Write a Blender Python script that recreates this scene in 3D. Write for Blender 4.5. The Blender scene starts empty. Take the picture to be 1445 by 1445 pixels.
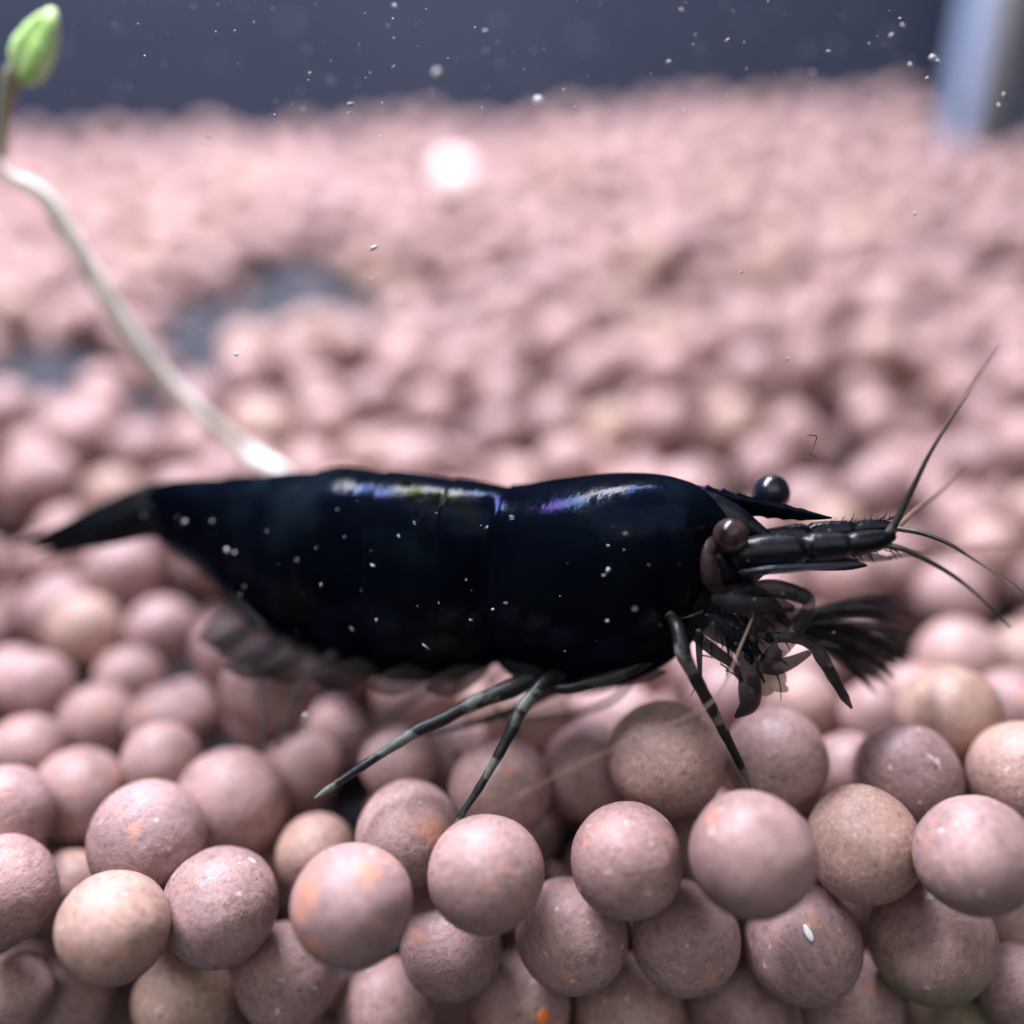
import bpy, bmesh, math, random
import numpy as np
from mathutils import Vector, Matrix, noise

SC = 0.001                      # everything below is written in millimetres, built in metres
rng = random.Random(7)
scene = bpy.context.scene
COL = scene.collection

# ------------------------------------------------------------------ camera
FPX, CX = 1400.0, 722.5         # focal length in pixels of the 1445 px photograph
PITCH = math.radians(24)
cp, sp = math.cos(PITCH), math.sin(PITCH)
FWD = np.array((0, cp, -sp)); UPV = np.array((0, sp, cp)); RGT = np.array((1.0, 0, 0))
cam_d = bpy.data.cameras.new('camera')
cam = bpy.data.objects.new('camera', cam_d); COL.objects.link(cam)
cam.location = (0, 0, 0); cam.rotation_euler = (math.pi/2 - PITCH, 0, 0)
cam_d.sensor_width = 36; cam_d.lens = 36*FPX/1445
cam_d.clip_start = 0.0005; cam_d.clip_end = 5
cam_d.dof.use_dof = True
cam_d.dof.focus_distance = 31.8*SC
cam_d.dof.aperture_fstop = cam_d.lens/2.5     # about a 2.5 mm wide opening
cam_d.dof.aperture_blades = 0
scene.camera = cam

# ------------------------------------------------------------------ light
w = bpy.data.worlds.new('World'); scene.world = w; w.use_nodes = True
bg = w.node_tree.nodes['Background']
bg.inputs[0].default_value = (0.80, 0.84, 1.0, 1); bg.inputs[1].default_value = 0.12
def area(name, loc, target, sx, sy, power, col):
    l = bpy.data.lights.new(name, 'AREA'); l.shape = 'RECTANGLE'
    l.size = sx*SC; l.size_y = sy*SC; l.energy = power; l.color = col
    o = bpy.data.objects.new(name, l); COL.objects.link(o)
    o.location = Vector(loc)*SC
    o.rotation_euler = (Vector(target)-Vector(loc)).to_track_quat('-Z', 'Y').to_euler()
    return o
area('aquarium_lamp', (-15, 104, 115), (0, 90, -20), 210, 20, 1.30, (0.97, 0.945, 1.08))
area('room_light', (20, -150, 230), (0, 30, -25), 360, 240, 0.42, (1.0, 0.97, 0.96))
vs = scene.view_settings
vs.view_transform = 'Standard'; vs.look = 'None'; vs.exposure = 0.0; vs.gamma = 1.0
scene.cycles.max_bounces = 6; scene.cycles.transparent_max_bounces = 12
scene.cycles.use_denoising = True
scene.cycles.caustics_reflective = False; scene.cycles.caustics_refractive = False

def P(x, y, d):                  # photograph pixel and distance along the view axis -> point in mm
    return d*FWD + (x-CX)/FPX*d*RGT - (y-CX)/FPX*d*UPV
def proj(p):
    d = float(p @ FWD)
    return CX + FPX*float(p @ RGT)/d, CX - FPX*float(p @ UPV)/d, d

# ------------------------------------------------------------------ materials
def newmat(name):
    m = bpy.data.materials.new(name); m.use_nodes = True
    nt = m.node_tree; return m, nt, nt.nodes['Principled BSDF'], nt.nodes['Material Output']
def N(nt, t, **kw):
    n = nt.nodes.new(t)
    for k, v in kw.items():
        if k in n.inputs: n.inputs[k].default_value = v
        else: setattr(n, k, v)
    return n
def L(nt, a, b): nt.links.new(a, b)
def ramp(nt, fac, stops):
    r = nt.nodes.new('ShaderNodeValToRGB')
    e = r.color_ramp.elements
    while len(e) < len(stops): e.new(0.5)
    for q, (p, c) in zip(e, stops): q.position = p; q.color = (*c, 1)
    L(nt, fac, r.inputs[0]); return r.outputs[0]
def mixc(nt, fac, a, b, mode='MIX'):
    m = nt.nodes.new('ShaderNodeMix'); m.data_type = 'RGBA'; m.blend_type = mode
    for s, v in ((m.inputs[0], fac), (m.inputs[6], a), (m.inputs[7], b)):
        if hasattr(v, 'is_output') or hasattr(v, 'links'): L(nt, v, s)
        elif isinstance(v, (int, float)): s.default_value = v
        else: s.default_value = (*v, 1)
    return m.outputs[2]
def math_(nt, op, a, b=0.0, clamp=False):
    m = nt.nodes.new('ShaderNodeMath'); m.operation = op; m.use_clamp = clamp
    for s, v in ((m.inputs[0], a), (m.inputs[1], b)):
        if isinstance(v, (int, float)): s.default_value = v
        else: L(nt, v, s)
    return m.outputs[0]

def ball_material(name, tint=None, algae=0.0, orange=0.0):
    m, nt, b, out = newmat(name)
    oi = N(nt, 'ShaderNodeObjectInfo'); at = N(nt, 'ShaderNodeAttribute', attribute_name='rnd')
    rnd = math_(nt, 'FRACT', math_(nt, 'ADD', oi.outputs['Random'], at.outputs['Fac']))
    tc = N(nt, 'ShaderNodeTexCoord')
    off = N(nt, 'ShaderNodeVectorMath', operation='ADD'); L(nt, tc.outputs['Object'], off.inputs[0])
    cmb = N(nt, 'ShaderNodeCombineXYZ'); L(nt, math_(nt, 'MULTIPLY', rnd, 0.731), cmb.inputs[0]); L(nt, math_(nt, 'MULTIPLY', rnd, 0.37), cmb.inputs[2])
    L(nt, cmb.outputs[0], off.inputs[1]); vec = off.outputs[0]
    base = ramp(nt, rnd, [(0.0, (0.335, 0.220, 0.208)), (0.3, (0.36, 0.232, 0.216)), (0.55, (0.30, 0.198, 0.194)), (0.8, (0.38, 0.254, 0.240)), (0.95, (0.365, 0.248, 0.208)), (1.0, (0.375, 0.258, 0.20))])
    if tint: base = mixc(nt, 0.42, base, tint)
    n1 = N(nt, 'ShaderNodeTexNoise', Scale=420.0, Detail=5.0, Roughness=0.6); L(nt, vec, n1.inputs['Vector'])
    mott = ramp(nt, n1.outputs['Fac'], [(0.28, (0.66, 0.63, 0.63)), (0.5, (1, 1, 1)), (0.72, (1.25, 1.22, 1.22))])
    base = mixc(nt, 1.0, base, mott, 'MULTIPLY')
    # fine brushed streaks of the rolled clay
    mp = N(nt, 'ShaderNodeMapping'); mp.inputs['Scale'].default_value = (5200, 5200, 1500); L(nt, vec, mp.inputs[0])
    n2 = N(nt, 'ShaderNodeTexNoise', Scale=1.0, Detail=3.0, Roughness=0.65); L(nt, mp.outputs[0], n2.inputs['Vector'])
    st = ramp(nt, n2.outputs['Fac'], [(0.3, (0.74, 0.72, 0.72)), (0.52, (1, 1, 1)), (0.70, (1.35, 1.31, 1.30))])
    base = mixc(nt, 0.55, base, st, 'MULTIPLY')
    n9 = N(nt, 'ShaderNodeTexNoise', Scale=4200.0, Detail=2.0, Roughness=0.7); L(nt, vec, n9.inputs['Vector'])
    base = mixc(nt, 0.8, base, ramp(nt, n9.outputs['Fac'], [(0.30, (0.62, 0.60, 0.60)), (0.45, (1, 1, 1)), (0.60, (1, 1, 1)), (0.72, (1.4, 1.36, 1.34))]), 'MULTIPLY')
    # orange and pale flecks in the fired clay
    n3 = N(nt, 'ShaderNodeTexNoise', Scale=900.0, Detail=1.5); L(nt, vec, n3.inputs['Vector'])
    fl = math_(nt, 'MULTIPLY', math_(nt, 'SUBTRACT', n3.outputs['Fac'], 0.655), 14.0, True)
    base = mixc(nt, math_(nt, 'MULTIPLY', fl, 0.4), base, (0.62, 0.27, 0.16))
    mp4 = N(nt, 'ShaderNodeMapping'); mp4.inputs['Location'].default_value = (0.3, 0.1, 0.7); L(nt, vec, mp4.inputs[0])
    n4 = N(nt, 'ShaderNodeTexNoise', Scale=2300.0, Detail=1.0); L(nt, mp4.outputs[0], n4.inputs['Vector'])
    f4 = math_(nt, 'MULTIPLY', math_(nt, 'SUBTRACT', n4.outputs['Fac'], 0.715), 14.0, True)
    base = mixc(nt, math_(nt, 'MULTIPLY', f4, 0.7), base, (0.70, 0.58, 0.54))
    n5 = N(nt, 'ShaderNodeTexNoise', Scale=1300.0, Detail=2.0); L(nt, mp4.outputs[0], n5.inputs['Vector'])
    f5 = math_(nt, 'MULTIPLY', math_(nt, 'SUBTRACT', 0.33, n5.outputs['Fac']), 9.0, True)
    base = mixc(nt, math_(nt, 'MULTIPLY', f5, 0.5), base, (0.12, 0.085, 0.09))
    if orange:
        n6 = N(nt, 'ShaderNodeTexNoise', Scale=520.0, Detail=2.0); L(nt, vec, n6.inputs['Vector'])
        f6 = math_(nt, 'MULTIPLY', math_(nt, 'SUBTRACT', n6.outputs['Fac'], 0.57), 9.0, True)
        base = mixc(nt, math_(nt, 'MULTIPLY', f6, orange), base, (0.66, 0.26, 0.14))
    if algae:
        n7 = N(nt, 'ShaderNodeTexNoise', Scale=330.0, Detail=4.0); L(nt, vec, n7.inputs['Vector'])
        f7 = math_(nt, 'MULTIPLY', math_(nt, 'SUBTRACT', n7.outputs['Fac'], 0.40), 4.0, True)
        base = mixc(nt, math_(nt, 'MULTIPLY', f7, algae), base, (0.15, 0.17, 0.07))
    L(nt, base, b.inputs['Base Color'])
    b.inputs['Roughness'].default_value = 0.50; b.inputs['Specular IOR Level'].default_value = 0.36
    rr = N(nt, 'ShaderNodeMapRange'); rr.inputs[3].default_value = 0.36; rr.inputs[4].default_value = 0.62
    L(nt, n1.outputs['Fac'], rr.inputs[0]); L(nt, rr.outputs[0], b.inputs['Roughness'])
    bp = N(nt, 'ShaderNodeBump', Strength=0.8, Distance=0.00008)
    hs = math_(nt, 'ADD', math_(nt, 'MULTIPLY', n2.outputs['Fac'], 0.3), math_(nt, 'ADD', n1.outputs['Fac'], math_(nt, 'MULTIPLY', n9.outputs['Fac'], 0.4)))
    L(nt, hs, bp.inputs['Height']); L(nt, bp.outputs[0], b.inputs['Normal'])
    return m
M_BALL = ball_material('fired_clay')
M_TAN = ball_material('tan_clay', tint=(0.47, 0.31, 0.225))
M_ORANGE = ball_material('clay_with_orange_patches', orange=0.55)
M_ALGAE = ball_material('clay_with_algae', algae=0.75)

def plain(name, col, rough=0.5, spec=0.5, alpha=1.0, **kw):
    m, nt, b, out = newmat(name)
    n = N(nt, 'ShaderNodeTexNoise', Scale=kw.get('scale', 600.0), Detail=4.0)
    tc = N(nt, 'ShaderNodeTexCoord'); L(nt, tc.outputs['Object'], n.inputs['Vector'])
    lo = tuple(c*(1-kw.get('var', 0.3)) for c in col); hi = tuple(c*(1+kw.get('var', 0.3)) for c in col)
    L(nt, ramp(nt, n.outputs['Fac'], [(0.3, lo), (0.7, hi)]), b.inputs['Base Color'])
    b.inputs['Roughness'].default_value = rough; b.inputs['Specular IOR Level'].default_value = spec
    b.inputs['Alpha'].default_value = alpha
    if kw.get('film'): b.inputs['Thin Film Thickness'].default_value = kw['film']; b.inputs['Thin Film IOR'].default_value = 1.5
    if kw.get('bump'):
        bp = N(nt, 'ShaderNodeBump', Strength=kw['bump'], Distance=0.00005); L(nt, n.outputs['Fac'], bp.inputs['Height']); L(nt, bp.outputs[0], b.inputs['Normal'])
    if kw.get('trans'): b.inputs['Transmission Weight'].default_value = kw['trans']
    if kw.get('sss'):
        b.inputs['Subsurface Weight'].default_value = kw['sss']; b.inputs['Subsurface Radius'].default_value = (1, 1, 0.8); b.inputs['Subsurface Scale'].default_value = 0.0006
    return m
def banded(name, dark, pale, bands, alpha=1.0, width=0.5):
    m, nt, b, out = newmat(name)
    at = N(nt, 'ShaderNodeAttribute', attribute_name='t')
    n = N(nt, 'ShaderNodeTexNoise', Scale=1300.0, Detail=4.0); tc = N(nt, 'ShaderNodeTexCoord'); L(nt, tc.outputs['Object'], n.inputs['Vector'])
    ph = math_(nt, 'ADD', math_(nt, 'MULTIPLY', at.outputs['Fac'], bands), math_(nt, 'MULTIPLY', n.outputs['Fac'], 2.0))
    s = math_(nt, 'PINGPONG', ph, 1.0)
    f = math_(nt, 'MULTIPLY', math_(nt, 'SUBTRACT', s, width), 6.0, True)
    f = math_(nt, 'MULTIPLY', f, math_(nt, 'MULTIPLY', n.outputs['Fac'], 1.6, True))
    L(nt, mixc(nt, f, dark, pale), b.inputs['Base Color'])
    b.inputs['Roughness'].default_value = 0.45; b.inputs['Alpha'].default_value = alpha; b.inputs['Specular IOR Level'].default_value = 0.3
    bp = N(nt, 'ShaderNodeBump', Strength=0.7, Distance=0.00006); L(nt, n.outputs['Fac'], bp.inputs['Height']); L(nt, bp.outputs[0], b.inputs['Normal'])
    return m
def shell_material():
    m, nt, b, out = newmat('black_shell')
    tc = N(nt, 'ShaderNodeTexCoord')
    n = N(nt, 'ShaderNodeTexNoise', Scale=260.0, Detail=4.0); L(nt, tc.outputs['Object'], n.inputs['Vector'])
    L(nt, ramp(nt, n.outputs['Fac'], [(0.35, (0.0008, 0.0012, 0.003)), (0.58, (0.0016, 0.003, 0.006)), (0.75, (0.006, 0.011, 0.016))]), b.inputs['Base Color'])
    n2 = N(nt, 'ShaderNodeTexNoise', Scale=1700.0, Detail=3.0); L(nt, tc.outputs['Object'], n2.inputs['Vector'])
    bp = N(nt, 'ShaderNodeBump', Strength=0.45, Distance=0.00006); L(nt, n2.outputs['Fac'], bp.inputs['Height']); L(nt, bp.outputs[0], b.inputs['Normal'])
    n3 = N(nt, 'ShaderNodeTexNoise', Scale=480.0, Detail=3.0); L(nt, tc.outputs['Object'], n3.inputs['Vector'])
    sheen = ramp(nt, n3.outputs['Fac'], [(0.34, (0.0026, 0.0018, 0.007)), (0.46, (0.0024, 0.004, 0.008)), (0.56, (0.0065, 0.0065, 0.007)), (0.68, (0.006, 0.008, 0.003))])
    mr = N(nt, 'ShaderNodeMapRange'); mr.inputs[1].default_value = 0.3; mr.inputs[2].default_value = 0.7; mr.inputs[3].default_value = 0.09; mr.inputs[4].default_value = 0.25
    L(nt, n2.outputs['Fac'], mr.inputs[0])
    df = N(nt, 'ShaderNodeBsdfDiffuse'); gl = N(nt, 'ShaderNodeBsdfGlossy'); ad = N(nt, 'ShaderNodeAddShader')
    L(nt, b.inputs['Base Color'].links[0].from_socket, df.inputs['Color']); L(nt, sheen, gl.inputs['Color']); L(nt, mr.outputs[0], gl.inputs['Roughness'])
    L(nt, bp.outputs[0], gl.inputs['Normal']); L(nt, df.outputs[0], ad.inputs[0]); L(nt, gl.outputs[0], ad.inputs[1]); L(nt, ad.outputs[0], out.inputs['Surface'])
    nt.nodes.remove(b)
    return m
M_SHELL = shell_material()
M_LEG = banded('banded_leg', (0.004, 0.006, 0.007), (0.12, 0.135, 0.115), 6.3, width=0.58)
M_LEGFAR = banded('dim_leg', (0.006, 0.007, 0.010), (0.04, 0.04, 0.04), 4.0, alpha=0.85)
M_GHOST = plain('clear_leg', (0.07, 0.063, 0.06), 0.45, 0.3, alpha=0.36)
M_MEMB = plain('swimmeret_membrane', (0.016, 0.015, 0.020), 0.5, 0.25, alpha=0.6, scale=900, var=0.6)
M_BROWNMEMB = plain('brown_membrane', (0.020, 0.014, 0.012), 0.5, 0.25, alpha=0.55, scale=700, var=0.5)
M_TAIL = plain('tail_shell', (0.002, 0.003, 0.005), 0.5, 0.1, alpha=0.97, scale=500, var=0.8, bump=0.3)
M_EYE = plain('far_eye_shell', (0.006, 0.007, 0.014), 0.22, 0.45, alpha=0.95, scale=1800, var=0.9)
M_EYEBROWN = plain('brown_eye_shell', (0.035, 0.020, 0.019), 0.22, 0.4, alpha=0.85, scale=2600, var=0.9)
M_PUPIL = plain('eye_core', (0.012, 0.008, 0.02), 0.2, 0.5)
M_CHEEK = plain('reddish_cheek', (0.040, 0.021, 0.024), 0.45, 0.3, alpha=0.62, scale=2600, var=0.9, bump=0.8)
M_BASEANT = plain('antenna_base_shell', (0.002, 0.003, 0.006), 0.34, 0.25, scale=1700, var=0.9, bump=1.0)
M_SCALE = plain('blue_scale', (0.035, 0.055, 0.085), 0.22, 0.6, alpha=0.8, scale=800, var=0.5)
M_FLAG = banded('antenna_thread', (0.022, 0.020, 0.017), (0.085, 0.065, 0.05), 3.0, width=0.4)
M_FLAGB = plain('brown_antenna_thread', (0.16, 0.10, 0.075), 0.5, 0.3, alpha=0.75)
M_BRUSH = plain('dark_bristle', (0.006, 0.007, 0.010), 0.55, 0.2, alpha=0.72, scale=1500, var=0.8, bump=0.8)
M_MURK = plain('murky_mouth_membrane', (0.006, 0.007, 0.011), 0.65, 0.12, alpha=0.72, scale=1700, var=0.9, bump=1.0)
M_OLIVE = plain('olive_clear_leg', (0.04, 0.039, 0.03), 0.5, 0.2, alpha=0.55, scale=2000, var=0.8, bump=0.7)
M_FAN = plain('grey_brown_bristle', (0.016, 0.016, 0.017), 0.6, 0.15, alpha=0.55, scale=1500, var=0.8)
M_FOOD = plain('yellow_crumb', (0.22, 0.18, 0.08), 0.7, 0.2, alpha=0.55, scale=1800, var=0.7)
M_STEM = plain('pale_stem', (0.74, 0.75, 0.71), 0.45, 0.35, scale=500, var=0.18, sss=1.0)
M_STEMTOP = plain('brownish_stem', (0.30, 0.30, 0.20), 0.5, 0.3, scale=500, var=0.25)
def leaf_material():
    m, nt, b, out = newmat('green_leaf')
    tc = N(nt, 'ShaderNodeTexCoord')
    n = N(nt, 'ShaderNodeTexNoise', Scale=700.0, Detail=4.0); L(nt, tc.outputs['Object'], n.inputs['Vector'])
    c = ramp(nt, n.outputs['Fac'], [(0.3, (0.24, 0.46, 0.07)), (0.5, (0.38, 0.62, 0.16)), (0.68, (0.60, 0.78, 0.42))])
    at = N(nt, 'ShaderNodeAttribute', attribute_name='edge')
    c = mixc(nt, math_(nt, 'MULTIPLY', at.outputs['Fac'], 0.6), c, (0.58, 0.70, 0.52))
    L(nt, c, b.inputs['Base Color']); b.inputs['Roughness'].default_value = 0.45
    b.inputs['Subsurface Weight'].default_value = 0.4; b.inputs['Subsurface Scale'].default_value = 0.0005; b.inputs['Subsurface Radius'].default_value = (0.8, 1, 0.4)
    bp = N(nt, 'ShaderNodeBump', Strength=0.4, Distance=0.00008); L(nt, n.outputs['Fac'], bp.inputs['Height']); L(nt, bp.outputs[0], b.inputs['Normal'])
    return m
M_LEAF = leaf_material()
M_WHITE = plain('white_shell', (0.95, 0.94, 0.94), 0.4, 0.4, var=0.02)
M_DEBRIS = plain('pale_debris', (0.36, 0.36, 0.37), 0.5, 0.4, alpha=0.9, var=0.6, scale=2500)
M_DEBRISDIM = plain('dim_debris', (0.26, 0.28, 0.32), 0.6, 0.3, alpha=0.3, var=0.25, scale=300)
M_WALL = plain('slate_back_wall', (0.023, 0.031, 0.054), 0.6, 0.25, var=0.14, scale=35)
M_SOIL = plain('dark_tank_floor', (0.034, 0.037, 0.048), 0.85, 0.2, var=0.4, scale=400, bump=0.5)
M_POSTBLUE = plain('pale_blue_plastic', (0.25, 0.33, 0.48), 0.35, 0.4, var=0.12, scale=60)
M_POSTEDGE = plain('grey_beige_edge', (0.34, 0.35, 0.32), 0.4, 0.4, var=0.15, scale=60)
M_POSTDARK = plain('slate_plastic', (0.055, 0.075, 0.105), 0.4, 0.4, var=0.2, scale=60)

# ------------------------------------------------------------------ mesh helpers
def meshobj(name, verts, faces, mat, parent=None, attrs=None, smooth=True):
    me = bpy.data.meshes.new(name)
    me.from_pydata([tuple(float(c)*SC for c in v) for v in verts], [], faces); me.update()
    if smooth: me.polygons.foreach_set('use_smooth', [True]*len(me.polygons))
    for k, vals in (attrs or {}).items():
        a = me.attributes.new(k, 'FLOAT', 'POINT'); a.data.foreach_set('value', vals)
    me.materials.append(mat)
    o = bpy.data.objects.new(name, me); COL.objects.link(o)
    if parent: put_under(o, parent)
    return o
def put_under(o, parent):
    o.parent = parent
    m = Matrix.Identity(4); q = parent
    while q: m = q.matrix_basis @ m; q = q.parent
    o.matrix_parent_inverse = m.inverted()
def tag(o, label=None, cat=None, group=None, kind=None):
    if label: o['label'] = label
    if cat: o['category'] = cat
    if group: o['group'] = group
    if kind: o['kind'] = kind
    return o
def empty(name, loc):
    o = bpy.data.objects.new(name, None); COL.objects.link(o); o.location = Vector([float(c) for c in loc])*SC
    o.empty_display_size = 0.002
    return o
def spline(keys, n):
    """smooth resampling of rows of numbers (Catmull-Rom, uniform in chord)"""
    K = np.array(keys, float); m = len(K)
    if m == 2:
        t = np.linspace(0, 1, n)[:, None]; return K[0]*(1-t)+K[1]*t
    seg = np.linalg.norm(np.diff(K[:, :3], axis=0), axis=1)+1e-6; T = np.concatenate([[0], np.cumsum(seg)])
    out = []
    D = np.zeros_like(K)
    for i in range(m):
        a, b = max(i-1, 0), min(i+1, m-1); D[i] = (K[b]-K[a])/(T[b]-T[a])
    for t in np.linspace(0, T[-1], n):
        i = min(max(np.searchsorted(T, t)-1, 0), m-2); h = T[i+1]-T[i]; u = (t-T[i])/h
        out.append((2*u**3-3*u**2+1)*K[i]+(u**3-2*u**2+u)*h*D[i]+(-2*u**3+3*u**2)*K[i+1]+(u**3-u**2)*h*D[i+1])
    return np.array(out)
def tube_geo(pts, rad, sides=10, flat=None, flatdir=None):
    """verts/faces of a tapered tube; flat<1 squashes it along flatdir"""
    pts = np.array(pts); n = len(pts); V = []; F = []; T = []
    tang = np.gradient(pts, axis=0); tang /= np.linalg.norm(tang, axis=1)[:, None]+1e-12
    ref = np.array(flatdir if flatdir is not None else FWD, float)
    for i in range(n):
        a = ref - tang[i]*(ref @ tang[i]); a /= np.linalg.norm(a)+1e-12; b = np.cross(tang[i], a)
        for k in range(sides):
            th = 2*math.pi*k/sides
            V.append(pts[i] + rad[i]*((flat or 1.0)*math.cos(th)*a + math.sin(th)*b)); T.append(i/(n-1))
    for i in range(n-1):
        for k in range(sides):
            k2 = (k+1) % sides; F.append((i*sides+k, i*sides+k2, (i+1)*sides+k2, (i+1)*sides+k))
    F.append(tuple(range(sides))[::-1]); F.append(tuple((n-1)*sides+k for k in range(sides)))
    return V, F, T
def tube_px(name, keys, mat, parent=None, n=None, sides=10, flat=None, flatdir=None, knobs=0.0):
    """keys: (x px, y px, distance mm, radius px)"""
    K = [(*P(x, y, d), r*d/FPX) for x, y, d, r in keys]
    n = n or max(8, 7*(len(keys)-1)+1)
    S = spline(K, n); rad = np.maximum(S[:, 3], 0.004)
    if knobs:
        Kp = np.array(K)[:, :3]
        for i in range(1, len(K)-1):
            dd = np.linalg.norm(S[:, :3]-Kp[i], axis=1); rad = rad*(1+knobs*np.exp(-(dd/(1.6*K[i][3]+1e-6))**2))
    pts = S[:, :3]; t0 = pts[0]-pts[1]; t0 /= np.linalg.norm(t0); t1 = pts[-1]-pts[-2]; t1 /= np.linalg.norm(t1)
    pts = np.vstack([pts[0]+t0*rad[0]*0.95, pts[0]+t0*rad[0]*0.7, pts[0]+t0*rad[0]*0.35, pts, pts[-1]+t1*rad[-1]*0.35, pts[-1]+t1*rad[-1]*0.7, pts[-1]+t1*rad[-1]*0.95])
    rad = np.concatenate([[rad[0]*0.2, rad[0]*0.7, rad[0]*0.93], rad, [rad[-1]*0.93, rad[-1]*0.7, rad[-1]*0.2]])
    V, F, T = tube_geo(pts, rad, sides, flat, flatdir)
    return meshobj(name, V, F, mat, parent, {'t': T})
def merge(parts):
    V, F, T = [], [], []
    for v, f, t in parts:
        o = len(V); V += list(v); F += [tuple(i+o for i in q) for q in f]; T += list(t)
    return V, F, T
def ico(sub):
    bm = bmesh.new(); bmesh.ops.create_icosphere(bm, subdivisions=sub, radius=1.0)
    V = np.array([v.co[:] for v in bm.verts]); F = [tuple(v.index for v in f.verts) for f in bm.faces]; bm.free()
    return V, F

# ------------------------------------------------------------------ the setting
def surf(x, y):                  # height of the topmost ball centres of the bed, mm
    z = float(np.interp(y, [20, 26, 37, 45, 55, 75, 98, 115, 128, 140], [-23.2, -23.4, -24.4, -22.8, -20.2, -16.8, -12.8, -9.4, -6.2, -6.0]))
    k = min(max((y-60)/66.0, 0), 1)
    z += k*(0.050*min(x, 70) if x < 0 else 0.036*min(x, 80))
    z += 1.1*noise.noise((x*0.055+3, y*0.055, 1.7))*min(max((y-45)/30, 0), 1)
    z += 0.9*noise.noise((x*0.12, y*0.12, 7.7))*min(max((y-45)/30, 0), 1)
    return z
def ground_hit(x, y, lift=1.2):
    lo, hi = 22.0, 170.0
    for _ in range(40):
        m = (lo+hi)/2; p = P(x, y, m)
        if p[2] > surf(p[0], p[1])+lift: lo = m
        else: hi = m
    return P(x, y, lo)
BARE = [(*ground_hit(x, y, -1.0)[:2], rx, ry) for x, y, rx, ry in [(425, 414, 6.6, 7.4), (292, 462, 5.2, 7.8), (60, 530, 7.4, 5.0)]]
def bare(x, y):                  # patches where the dark base shows between the balls
    return max(math.exp(-1.2*(((x-a)/rx)**2+((y-b)/ry)**2)) for a, b, rx, ry in BARE)
nx, ny = 161, 110
V = []; F = []
for j in range(ny):
    y = 34.0 + (131.5-34.0)*j/(ny-1)
    for i in range(nx):
        x = -120 + 240*i/(nx-1); V.append((x, y, surf(x, y)-5.4+5.2*min(1.0, 1.25*bare(x, y))))
for j in range(ny-1):
    for i in range(nx-1):
        a = j*nx+i; F.append((a, a+1, a+nx+1, a+nx))
o = len(V)                        # the front skirt down to the tank bottom
for i in range(nx): V.append((-120+240*i/(nx-1), 33.0, -52))
for i in range(nx-1): F.append((i, o+i, o+i+1, i+1))
tag(meshobj('ground', V, F, M_SOIL), kind='structure')
V = [(-170, 132, -55), (170, 132, -55), (170, 132, 110), (-170, 132, 110), (-170, 136, -55), (170, 136, -55), (170, 136, 110), (-170, 136, 110)]
tag(meshobj('back_wall', V, [(0, 1, 2, 3), (7, 6, 5, 4), (0, 4, 5, 1), (3, 2, 6, 7), (0, 3, 7, 4), (1, 5, 6, 2)], M_WALL, smooth=False), kind='structure')

# the box-shaped filter post in the corner
def boxv(x0, x1, y0, y1, z0, z1):
    return [(x0, y0, z0), (x1, y0, z0), (x1, y1, z0), (x0, y1, z0), (x0, y0, z1), (x1, y0, z1), (x1, y1, z1), (x0, y1, z1)]
BF = [(0, 3, 2, 1), (4, 5, 6, 7), (0, 1, 5, 4), (1, 2, 6, 5), (2, 3, 7, 6), (3, 0, 4, 7)]
pf = P(1402, 190, 109); px0, py0 = pf[0], pf[1]
post = empty('filter_post', (px0+14, py0+10, -14))
tag(post, 'slate filter post with pale blue side standing in the pink gravel by the back wall', 'filter post')
meshobj('front_panel', boxv(px0+0.5, px0+30, py0, py0+2.5, -16, 90), BF, M_POSTDARK, post, smooth=False)
meshobj('side_panel', boxv(px0-2.0, px0-0.4, py0+2.0, py0+8.5, -16, 90), BF, M_POSTBLUE, post, smooth=False)
c8 = [(*((px0-0.9, py0+1.0, z)),) for z in (-16, 20, 55, 90)]
v8, f8, t8 = tube_geo(c8, [1.25]*4, 16)
meshobj('corner_edge', v8, f8, M_POSTEDGE, post)

# ------------------------------------------------------------------ the clay balls
R0 = 1.825
HAND = [  # x, y, diameter in px, variant
 (686,1233,166,''),(884,1213,163,''),(1062,1205,174,''),(1218,1191,163,'tan'),(1376,1208,165,''),
 (207,1184,163,''),(327,1136,157,''),(160,1309,157,'tan2'),(311,1279,161,''),(3,1257,152,''),(497,1278,172,'orange'),
 (112,1123,138,''),(8,1146,130,''),(38,1063,104,''),(228,1074,102,''),(236,1022,112,''),(137,1020,108,''),(50,973,108,''),
 (266,1010,106,''),(183,960,78,''),(118,890,106,''),(228,893,102,''),(480,1040,100,''),(425,1085,84,''),(408,1120,104,''),
 (100,1248,76,'tan'),(372,1232,96,''),(446,1204,112,'tan'),(576,1176,150,'pale'),(706,1113,142,''),(836,1088,142,''),(940,1071,165,''),
 (96,1410,134,''),(262,1412,147,''),(404,1378,147,''),(636,1336,144,''),(807,1320,157,''),(545,1422,138,''),(735,1414,142,'patch'),(888,1427,152,''),
 (967,1323,156,''),(563,1076,104,''),(1094,1072,146,''),(1279,1097,150,''),(1341,1010,143,''),(1198,1092,116,''),(1372,1088,104,''),
 (1441,1092,146,'tan'),(1353,934,122,''),(1428,1000,112,''),(1345,838,104,''),(1443,930,104,''),(1236,1010,96,''),
 (1133,1332,164,'glint'),(1314,1325,175,'algae'),(1443,1306,124,''),(1042,1422,148,''),(1200,1415,146,''),(1363,1432,152,'algae'),
 (20,1400,110,''),(640,1070,96,''),(1290,985,92,''),(1130,995,100,''),(1020,985,96,''),(1440,1395,120,'algae'),
]
class Ball: pass
balls = []
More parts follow.
